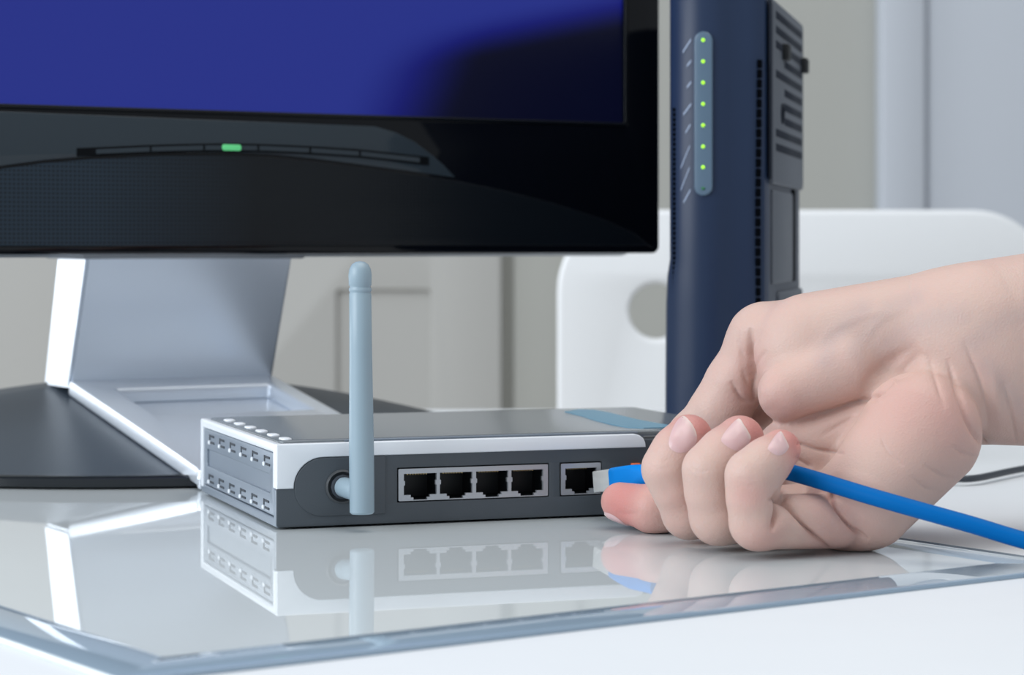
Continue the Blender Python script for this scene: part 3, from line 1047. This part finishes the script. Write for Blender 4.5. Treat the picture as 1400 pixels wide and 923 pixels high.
def surface_nets(F):
    ins = F < 0
    nx, ny, nz = F.shape
    cnt = np.zeros((nx - 1, ny - 1, nz - 1), dtype=np.int8)
    for dx in (0, 1):
        for dy in (0, 1):
            for dz in (0, 1):
                cnt += ins[dx:nx - 1 + dx, dy:ny - 1 + dy, dz:nz - 1 + dz]
    cells = np.argwhere((cnt > 0) & (cnt < 8))
    ids = np.full(cnt.shape, -1, dtype=np.int32)
    ids[cells[:, 0], cells[:, 1], cells[:, 2]] = np.arange(len(cells))
    acc = np.zeros((len(cells), 3))
    num = np.zeros(len(cells))
    cor = [(0, 0, 0), (1, 0, 0), (0, 1, 0), (1, 1, 0), (0, 0, 1), (1, 0, 1), (0, 1, 1), (1, 1, 1)]
    V = [F[cells[:, 0] + c[0], cells[:, 1] + c[1], cells[:, 2] + c[2]] for c in cor]
    for a in range(8):
        for b in range(a + 1, 8):
            if sum(abs(cor[a][i] - cor[b][i]) for i in range(3)) != 1:
                continue
            m = (V[a] < 0) != (V[b] < 0)
            t = V[a][m] / (V[a][m] - V[b][m])
            ca_ = np.array(cor[a], float)
            cb_ = np.array(cor[b], float)
            acc[m] += ca_ + (cb_ - ca_) * t[:, None]
            num[m] += 1
    verts = LO + VOX * (cells + acc / num[:, None])
    quads = []
    for ax in range(3):
        s0 = [slice(None)] * 3
        s1 = [slice(None)] * 3
        s0[ax] = slice(0, -1)
        s1[ax] = slice(1, None)
        A, B = ins[tuple(s0)], ins[tuple(s1)]
        e = np.argwhere(A != B)
        u, v = [i for i in range(3) if i != ax]
        e = e[(e[:, u] > 0) & (e[:, v] > 0) & (e[:, u] < F.shape[u] - 1) & (e[:, v] < F.shape[v] - 1)]
        du = np.zeros(3, int)
        dv = np.zeros(3, int)
        du[u] = 1
        dv[v] = 1
        q = [e, e - du, e - du - dv, e - dv]
        q = np.stack([ids[c[:, 0], c[:, 1], c[:, 2]] for c in q], 1)
        quads.append(q)
    return verts, np.concatenate(quads)


HV, HQ = surface_nets(F)
del F


def subdivide(V, Q):
    """every quad into four, midpoints shared"""
    E = np.concatenate([np.sort(Q[:, [i, (i + 1) % 4]], 1) for i in range(4)])
    U, inv = np.unique(E[:, 0].astype(np.int64) * len(V) + E[:, 1], return_inverse=True)
    ea, eb = U // len(V), U % len(V)
    nv, nq = len(V), len(Q)
    mids = (V[ea] + V[eb]) / 2
    cen = V[Q].mean(1)
    e = [nv + inv[i * nq:(i + 1) * nq] for i in range(4)]
    c = nv + len(U) + np.arange(nq)
    Q2 = np.concatenate([np.stack([Q[:, i], e[i], c, e[i - 1]], 1) for i in range(4)])
    return np.concatenate([V, mids, cen]), Q2


def consistent(V, Q):
    m_ = bpy.data.meshes.new('t')
    m_.from_pydata(V.tolist(), [], Q.tolist())
    b_ = bmesh.new()
    b_.from_mesh(m_)
    bmesh.ops.recalc_face_normals(b_, faces=b_.faces)
    b_.to_mesh(m_)
    b_.free()
    q = np.empty(len(m_.loops), dtype=np.int32)
    m_.loops.foreach_get('vertex_index', q)
    bpy.data.meshes.remove(m_)
    return q.reshape(-1, 4)


def relax(V, Q, lams):
    n_ = np.bincount(Q.ravel(), minlength=len(V)) * 2.0
    for lam in lams:
        s_ = np.zeros_like(V)
        for ax in range(3):
            for i in range(4):
                a_, b_ = Q[:, i], Q[:, (i + 1) % 4]
                s_[:, ax] += np.bincount(a_, V[b_, ax], len(V)) + np.bincount(b_, V[a_, ax], len(V))
        V = V + lam * (s_ / np.maximum(n_, 1)[:, None] - V)
    return V


def vnormals(V, Q):
    d1_, d2_ = V[Q[:, 2]] - V[Q[:, 0]], V[Q[:, 3]] - V[Q[:, 1]]
    fn = np.cross(d1_, d2_)
    out = np.zeros_like(V)
    for ax in range(3):
        for i in range(4):
            out[:, ax] += np.bincount(Q[:, i], fn[:, ax], len(V))
    return out / (np.linalg.norm(out, axis=1)[:, None] + 1e-12)


HQ = consistent(HV, HQ)
HV = relax(HV, HQ, [0.5, -0.48, 0.5, -0.48])
HV, HQ = subdivide(HV, HQ)
HV = relax(HV, HQ, [0.5, 0.5, -0.4])
NV = vnormals(HV, HQ)
if (NV * (HV - HV.mean(0))).sum() < 0:
    HQ = HQ[:, ::-1].copy()
    NV = -NV
PX = 700.0 + FPX * HV[:, 0] / HV[:, 1]
PY = HOR - FPX * (HV[:, 2] - CAMZ) / HV[:, 1]
VIEW = HV - np.array([0, 0, CAMZ])
VIEW /= np.linalg.norm(VIEW, axis=1)[:, None]
facing = np.clip(-(NV * VIEW).sum(1) * 4.0, 0, 1)


def along(pl):
    """distance to a polyline and position 0..1 along it"""
    dm = np.full(PX.shape, 1e9)
    tt = np.zeros(PX.shape)
    ln = [math.hypot(b[0] - a[0], b[1] - a[1]) for a, b in zip(pl[:-1], pl[1:])]
    tot, run = sum(ln), 0.0
    for ((x0, y0), (x1, y1)), l in zip(zip(pl[:-1], pl[1:]), ln):
        bx, by = x1 - x0, y1 - y0
        t = np.clip(((PX - x0) * bx + (PY - y0) * by) / (bx * bx + by * by), 0, 1)
        d = np.hypot(PX - x0 - t * bx, PY - y0 - t * by)
        m_ = d < dm
        dm[m_] = d[m_]
        tt[m_] = (run + t[m_] * l) / tot
        run += l
    return dm, tt


def smooth_pl(pl):
    return [(v.x, v.y) for v in catmull([(a, b, 0) for a, b in pl], 5)]


CREASES = [
    # polyline, width px, depth mm, nearest and farthest depth, taper at start / end
    ([(1066, 681), (1064, 700), (1055, 728)], 2.4, 1.9, 0.70, 0.768, 0, 1),
    ([(1067, 681), (1050, 685)], 2, 0.6, 0.70, 0.768, 0, 1),
    ([(1069, 678), (1090, 704), (1113, 732), (1136, 754)], 2.4, 1.7, 0.70, 0.79, 0, 1),
    ([(1131, 668), (1148, 698), (1168, 724), (1188, 739)], 2.4, 1.5, 0.70, 0.79, 0, 1),
    ([(1066, 581), (1085, 579), (1105, 573), (1150, 559), (1192, 541), (1222, 520)], 2.6, 1.9, 0.70, 0.84, 1, 1),
    ([(1175, 540), (1195, 515), (1225, 490), (1258, 470)], 9, 0.9, 0.70, 0.83, 1, 1),
    ([(1222, 520), (1245, 495), (1262, 480)], 6, 0.8, 0.70, 0.83, 1, 1),
    ([(1026, 448), (1023, 467), (1022, 493), (1030, 530), (1033, 552)], 2.8, 2.2, 0.70, 0.85, 1, 1),
    ([(1010, 452), (1009, 472), (1020, 497)], 3, 0.35, 0.70, 0.85, 1, 1),
    ([(999, 521), (1014, 545), (1032, 552)], 3, 0.7, 0.70, 0.85, 1, 1),
    ([(1014, 505), (1022, 525), (1033, 541)], 2.5, 0.4, 0.70, 0.85, 1, 1),
    ([(1027, 470), (1042, 450)], 3, 0.3, 0.70, 0.85, 0, 1),
    ([(1030, 502), (1048, 478)], 3, 0.3, 0.70, 0.85, 0, 1),
    ([(1094, 606), (1120, 615), (1155, 620)], 2.2, 0.8, 0.70, 0.83, 0, 1),
    ([(1093, 628), (1112, 639)], 2.0, 0.7, 0.70, 0.83, 0, 1),
    ([(1202, 592), (1214, 617), (1236, 638)], 2.0, 0.30, 0.70, 0.80, 1, 1),
    ([(1120, 598), (1150, 580), (1185, 560)], 3.5, 0.35, 0.70, 0.83, 1, 1),
    ([(1294, 490), (1312, 541), (1327, 582), (1353, 616)], 3.2, 1.0, 0.70, 0.82, 1, 0),
    ([(1267, 479), (1284, 534), (1292, 560)], 3, 0.3, 0.70, 0.82, 1, 1),
    ([(1318, 466), (1342, 527), (1350, 565), (1350, 590)], 3.0, 0.55, 0.70, 0.82, 1, 1),
    ([(1372, 520), (1382, 560), (1389, 606)], 2.6, 0.45, 0.70, 0.82, 1, 1),
    ([(1301, 610), (1318, 620), (1340, 626)], 3, 0.35, 0.70, 0.82, 1, 1),
    ([(1262, 636), (1290, 652), (1312, 655)], 3, 0.35, 0.70, 0.82, 1, 1),
    ([(1244, 650), (1265, 668), (1290, 672)], 3, 0.25, 0.70, 0.82, 1, 1),
    ([(1244, 372), (1246, 400), (1247, 425)], 5, 0.3, 0.70, 0.84, 1, 1),
    # knuckle skin
    ([(1006, 652), (1022, 656), (1040, 652)], 3, 0.08, 0.70, 0.77, 1, 1),
    ([(1004, 660), (1022, 665), (1042, 660)], 3, 0.08, 0.70, 0.77, 1, 1),
    ([(943, 640), (958, 645), (975, 641)], 3, 0.08, 0.70, 0.79, 1, 1),
    ([(886, 626), (900, 632), (920, 628)], 3, 0.08, 0.70, 0.80, 1, 1),
    ([(888, 634), (902, 641), (922, 637)], 3, 0.08, 0.70, 0.80, 1, 1),
    ([(842, 700), (858, 703), (876, 700)], 3, 0.25, 0.70, 0.85, 1, 1),
]
disp = np.zeros(len(HV))
for pl, wd, dp, y0_, y1_, ta, tb in CREASES:
    dm, tt = along(smooth_pl(pl))
    tp = np.ones_like(tt)
    if ta:
        tp *= np.clip(tt / 0.35, 0, 1) ** 0.7
    if tb:
        tp *= np.clip((1 - tt) / 0.35, 0, 1) ** 0.7
    prof_ = 0.62 * np.exp(-(dm / wd) ** 2) + 0.38 * np.exp(-(dm / (wd * 3.2)) ** 2)
    disp -= dp * 0.0018 * tp * prof_ * facing * ((HV[:, 1] < y1_) & (HV[:, 1] > y0_))
BUMPS = [([(1290, 428), (1360, 415), (1440, 405)], 20, 0.3), ([(1335, 500), (1450, 497)], 18, 0.2), ([(1110, 478), (1140, 450), (1180, 432), (1245, 420)], 7, 0.25),
         ([(1180, 470), (1200, 440), (1235, 425)], 6, 0.2), ([(1302, 500), (1322, 545), (1340, 590)], 7, 0.5), ([(1357, 500), (1368, 590)], 7, 0.4), ([(1045, 520), (1050, 560)], 12, 0.5)]
for pl, wd, dp in BUMPS:
    dm, tt = along(smooth_pl(pl))
    disp += dp * 0.001 * np.exp(-(dm / wd) ** 2) * np.clip(4 * tt * (1 - tt) + 0.15, 0, 1) * facing * (HV[:, 1] < 0.83)
HV = HV + NV * disp[:, None]
HV[:, 2] = np.maximum(HV[:, 2], 0.0002)

me = bpy.data.meshes.new('hand')
me.vertices.add(len(HV))
me.vertices.foreach_set('co', HV.astype(np.float32).ravel())
me.loops.add(HQ.size)
me.loops.foreach_set('vertex_index', HQ.astype(np.int32).ravel())
me.polygons.add(len(HQ))
me.polygons.foreach_set('loop_start', np.arange(0, HQ.size, 4, dtype=np.int32))
me.update(calc_edges=True)
me.validate()
# skin tone: redder finger ends and folds, paler wrist (a property of the skin itself)
px = 700.0 + FPX * HV[:, 0] / HV[:, 1]
py = HOR - FPX * (HV[:, 2] - CAMZ) / HV[:, 1]


def blob(p, r):
    q = np.array(at(*p))
    return np.exp(-((HV - q) ** 2).sum(1) / r ** 2)


red = np.zeros(len(HV))
for p, r, a_ in (((1078, 606, 0.752), 0.0085, 1.0), ((1026, 592, 0.768), 0.0100, 1.0), ((955, 588, 0.786), 0.0100, 1.0), ((855, 692, 0.822), 0.0150, 1.0),
                 ((1025, 675, 0.742), 0.006, 0.45), ((1045, 735, 0.745), 0.008, 0.35), ((1290, 570, 0.77), 0.016, 0.35), ((1240, 560, 0.77), 0.018, 0.3),
                 ((1020, 500, 0.81), 0.008, 0.3), ((1022, 545, 0.81), 0.008, 0.4), ((1130, 720, 0.76), 0.016, 0.3), ((930, 700, 0.775), 0.012, 0.15),
                 ((1060, 560, 0.79), 0.012, 0.25)):
    red = np.maximum(red, a_ * blob(p, r))
att = me.attributes.new('redness', 'FLOAT', 'POINT')
att.data.foreach_set('value', red.astype(np.float32))
vein = np.zeros(len(HV))
for pl, wd, a_ in (([(1128, 492), (1136, 465), (1158, 442), (1180, 425)], 16, 0.28), ([(1168, 478), (1190, 448), (1215, 425), (1250, 408)], 15, 0.24), ([(1210, 470), (1260, 440), (1310, 430)], 18, 0.18),
                   ([(1330, 470), (1370, 440), (1420, 430)], 16, 0.2), ([(1350, 500), (1400, 560)], 14, 0.2)):
    dm, tt = along(smooth_pl(pl))
    vein = np.maximum(vein, a_ * np.exp(-(dm / wd) ** 2) * facing)
att2 = me.attributes.new('veins', 'FLOAT', 'POINT')
att2.data.foreach_set('value', vein.astype(np.float32))
for vv in (1,):
    me.polygons.foreach_set('use_smooth', [True] * len(me.polygons))

sk = bpy.data.materials.new('skin')
sk.use_nodes = True
nt = sk.node_tree
b = nt.nodes['Principled BSDF']
tc = nt.nodes.new('ShaderNodeTexCoord')
at_ = nt.nodes.new('ShaderNodeAttribute')
at_.attribute_name = 'redness'
n1 = nt.nodes.new('ShaderNodeTexNoise')
n1.inputs['Scale'].default_value = 45
n1.inputs['Detail'].default_value = 5
nt.links.new(tc.outputs['Object'], n1.inputs['Vector'])
m1 = nt.nodes.new('ShaderNodeMix')
m1.data_type = 'RGBA'
m1.inputs[6].default_value = rgb(204, 178, 166)
m1.inputs[7].default_value = rgb(206, 172, 162)
nt.links.new(n1.outputs['Fac'], m1.inputs[0])
m2 = nt.nodes.new('ShaderNodeMix')
m2.data_type = 'RGBA'
nt.links.new(at_.outputs['Fac'], m2.inputs[0])
nt.links.new(m1.outputs[2], m2.inputs[6])
m2.inputs[7].default_value = rgb(200, 132, 126)
av_ = nt.nodes.new('ShaderNodeAttribute')
av_.attribute_name = 'veins'
m2v = nt.nodes.new('ShaderNodeMix')
m2v.data_type = 'RGBA'
nt.links.new(av_.outputs['Fac'], m2v.inputs[0])
nt.links.new(m2.outputs[2], m2v.inputs[6])
m2v.inputs[7].default_value = rgb(160, 148, 152)
nt.links.new(m2v.outputs[2], b.inputs['Base Color'])
b.inputs['Roughness'].default_value = 0.48
b.inputs['IOR'].default_value = 1.4
b.inputs['Subsurface Weight'].default_value = 0.22
b.inputs['Subsurface Radius'].default_value = (1.0, 0.4, 0.25)
b.inputs['Subsurface Scale'].default_value = 0.003
vo = nt.nodes.new('ShaderNodeTexVoronoi')
vo.inputs['Scale'].default_value = 1300
nt.links.new(tc.outputs['Object'], vo.inputs['Vector'])
n3 = nt.nodes.new('ShaderNodeTexNoise')
n3.inputs['Scale'].default_value = 260
n3.inputs['Detail'].default_value = 3
nt.links.new(tc.outputs['Object'], n3.inputs['Vector'])
ad = nt.nodes.new('ShaderNodeMath')
ad.operation = 'MULTIPLY_ADD'
nt.links.new(n3.outputs['Fac'], ad.inputs[0])
ad.inputs[1].default_value = 2.2
nt.links.new(vo.outputs['Distance'], ad.inputs[2])
bp = nt.nodes.new('ShaderNodeBump')
bp.inputs['Strength'].default_value = 0.22
bp.inputs['Distance'].default_value = 0.00035
nt.links.new(ad.outputs[0], bp.inputs['Height'])
nt.links.new(bp.outputs['Normal'], b.inputs['Normal'])
M['skin'] = sk

hand = link('hand', me, sk)
tag(hand, 'bare right hand resting on the plate, fingers curled around the blue cable', 'hand')

# nails laid on the skin
nm = bpy.data.materials.new('nail')
nm.use_nodes = True
nt = nm.node_tree
b = nt.nodes['Principled BSDF']
a2 = nt.nodes.new('ShaderNodeAttribute')
a2.attribute_name = 'free_edge'
m3 = nt.nodes.new('ShaderNodeMix')
m3.data_type = 'RGBA'
nt.links.new(a2.outputs['Fac'], m3.inputs[0])
m3.inputs[6].default_value = rgb(212, 178, 178)
m3.inputs[7].default_value = rgb(226, 212, 202)
nt.links.new(m3.outputs[2], b.inputs['Base Color'])
b.inputs['Roughness'].default_value = 0.28
b.inputs['Subsurface Weight'].default_value = 0.1
b.inputs['Subsurface Scale'].default_value = 0.002
M['nail'] = nm



def chain_dist(ch):
    d = np.full(len(HV), 1e9)
    for p, q in zip(ch[:-1], ch[1:]):
        a_, b_ = np.array(at(*p[:3])), np.array(at(*q[:3]))
        ba = b_ - a_
        t = np.clip(((HV - a_) @ ba) / (ba @ ba), 0, 1)
        r_ = (p[3] + (q[3] - p[3]) * t) * p[2] / FPX
        d = np.minimum(d, np.linalg.norm(HV - a_ - t[:, None] * ba, axis=1) - r_)
    return d


owner = np.stack([chain_dist(digits[n]) for n in ('index', 'middle', 'ring', 'pinky')]).argmin(0)
verts_l = [Vector(v) for v in HV.tolist()]
TREES = {}
for i, n in enumerate(('index', 'middle', 'ring', 'pinky')):
    c_ = np.array(at(*digits[n][-1][:3]))
    near = (np.linalg.norm(HV - c_, axis=1) < 0.022) & (owner == i)
    TREES[n] = BVHTree.FromPolygons(verts_l, HQ[near[HQ].all(1)].tolist())


def smooth_loop(pts, n=32):
    P = [Vector((p[0], p[1], 0)) for p in pts]
    out = []
    m_ = len(P)
    for i in range(m_):
        a, b_, c, d = P[i - 1], P[i], P[(i + 1) % m_], P[(i + 2) % m_]
        for k_ in range(4):
            t = k_ / 4
            out.append(0.5 * ((2 * b_) + (c - a) * t + (2 * a - 5 * b_ + 4 * c - d) * t * t + (3 * b_ - a - 3 * c + d) * t ** 3))
    return out


def nail(outline, edge_ids, bvh, name='fingernail'):
    """outline: points seen on the finger, projected onto the skin along the line of sight"""
    lp = smooth_loop(outline)
    c = sum(lp, Vector()) / len(lp)
    o = Vector((0, 0, CAMZ))
    verts, edgew, rows = [], [], []
    for ri, s in enumerate((0.0, 0.3, 0.6, 0.85, 1.0)):
        row = []
        for i, p in enumerate(lp if s > 0 else lp[:1]):
            q = c + (p - c) * s
            d = (at(q.x, q.y, 1.0) - o).normalized()
            hit, nn, fi, ds = bvh.ray_cast(o, d)
            if hit is None:
                hit, nn, fi, ds = bvh.find_nearest(at(q.x, q.y, 0.775))
            if nn.dot(d) > 0:
                nn = -nn
            lift = 0.00045 if s < 0.99 else 0.00005
            row.append(len(verts))
            verts.append(hit + nn * lift)
            ew = 0.0
            if s > 0.8:
                k_ = i / 4.0
                if edge_ids[0] <= k_ <= edge_ids[1]:
                    ew = 0.8 if s > 0.9 else 0.25
            edgew.append(ew)
        rows.append(row)
    faces = []
    n = len(lp)
    for i in range(n):
        faces.append((rows[0][0], rows[1][i], rows[1][(i + 1) % n]))
    for r0, r1 in zip(rows[1:-1], rows[2:]):
        for i in range(n):
            faces.append((r0[i], r1[i], r1[(i + 1) % n], r0[(i + 1) % n]))
    # smooth the inner grid a little so that it reads as a hard plate
    m_ = bpy.data.meshes.new(name)
    m_.from_pydata([tuple(v) for v in verts], [], faces)
    bm_ = bmesh.new()
    bm_.from_mesh(m_)
    inner_v = [v for v in bm_.verts if not v.is_boundary]
    for _ in range(3):
        bmesh.ops.smooth_vert(bm_, verts=inner_v, factor=0.5, use_axis_x=True, use_axis_y=True, use_axis_z=True)
    bmesh.ops.recalc_face_normals(bm_, faces=bm_.faces)
    bm_.to_mesh(m_)
    bm_.free()
    at2 = m_.attributes.new('free_edge', 'FLOAT', 'POINT')
    at2.data.foreach_set('value', edgew)
    return link(name, m_, M['nail'], hand, smooth=True)


def crop(pts, ox=860.0, oy=540.0, s=4.01):
    return [(ox + x / s, oy + y / s) for x, y in pts]


nail(crop([(296, 116), (330, 140), (356, 178), (371, 222), (366, 262), (335, 300), (285, 318), (240, 305), (218, 272), (228, 215), (258, 150)]), (0, 3.2), TREES['middle'])
nail(crop([(600, 130), (630, 165), (655, 205), (667, 240), (640, 285), (600, 308), (550, 290), (508, 256), (512, 226), (545, 180)]), (0, 3.2), TREES['ring'])
nail(crop([(832, 200), (852, 230), (868, 262), (876, 288), (855, 318), (822, 333), (785, 318), (760, 294), (778, 258), (806, 218)]), (0, 3.2), TREES['pinky'])


def nail3d(center, normal, axis, wd, ln, tree, name='fingernail'):
    n_ = Vector(normal).normalized()
    a_ = Vector(axis)
    a_ = (a_ - n_ * a_.dot(n_)).normalized()
    b_ = n_.cross(a_)
    c_ = Vector(center)
    verts, edgew, rows = [], [], []
    m_ = 32
    for s_ in (0.0, 0.35, 0.65, 0.88, 1.0):
        row = []
        for i in range(m_ if s_ > 0 else 1):
            t = 2 * math.pi * i / m_
            ct, st_ = math.cos(t), math.sin(t)
            u_ = math.copysign(abs(ct) ** 0.7, ct) * ln / 2 * s_
            v_ = math.copysign(abs(st_) ** 0.7, st_) * wd / 2 * s_
            o_ = c_ + a_ * u_ + b_ * v_ + n_ * 0.02
            hit, nn, fi, ds = tree.ray_cast(o_, -n_)
            if hit is None:
                hit, nn, fi, ds = tree.find_nearest(c_ + a_ * u_ + b_ * v_)
            if nn.dot(n_) < 0:
                nn = -nn
            row.append(len(verts))
            verts.append(hit + nn * (0.0005 if s_ < 0.99 else 0.00005))
            edgew.append(1.0 if (s_ > 0.8 and ct > 0.6) else 0.0)
        rows.append(row)
    faces = [(rows[0][0], rows[1][i], rows[1][(i + 1) % m_]) for i in range(m_)]
    for r0, r1 in zip(rows[1:-1], rows[2:]):
        for i in range(m_):
            faces.append((r0[i], r1[i], r1[(i + 1) % m_], r0[(i + 1) % m_]))
    me_ = bpy.data.meshes.new(name)
    me_.from_pydata([tuple(v) for v in verts], [], faces)
    at3 = me_.attributes.new('free_edge', 'FLOAT', 'POINT')
    at3.data.foreach_set('value', edgew)
    return link(name, me_, M['nail'], hand, smooth=True)


itip, idip = at(848, 686, 0.829), at(894, 696, 0.817)
nail3d(itip + Vector((-0.25, -0.12, -0.96)).normalized() * 0.0064 - (itip - idip).normalized() * 0.001, (-0.25, -0.12, -0.96), itip - idip, 0.0095, 0.0100, TREES['index'])
ttip, tip_ = at(925, 629, 0.838), at(950, 600, 0.834)
cd_ = np.array(ttip)
nearT = np.linalg.norm(HV - cd_, axis=1) < 0.016
treeT = BVHTree.FromPolygons(verts_l, HQ[nearT[HQ].all(1)].tolist())
nail3d(ttip + Vector((-0.35, 0.78, 0.5)).normalized() * 0.0066 - (ttip - tip_).normalized() * 0.002, (-0.35, 0.78, 0.5), ttip - tip_, 0.0120, 0.0125, treeT)
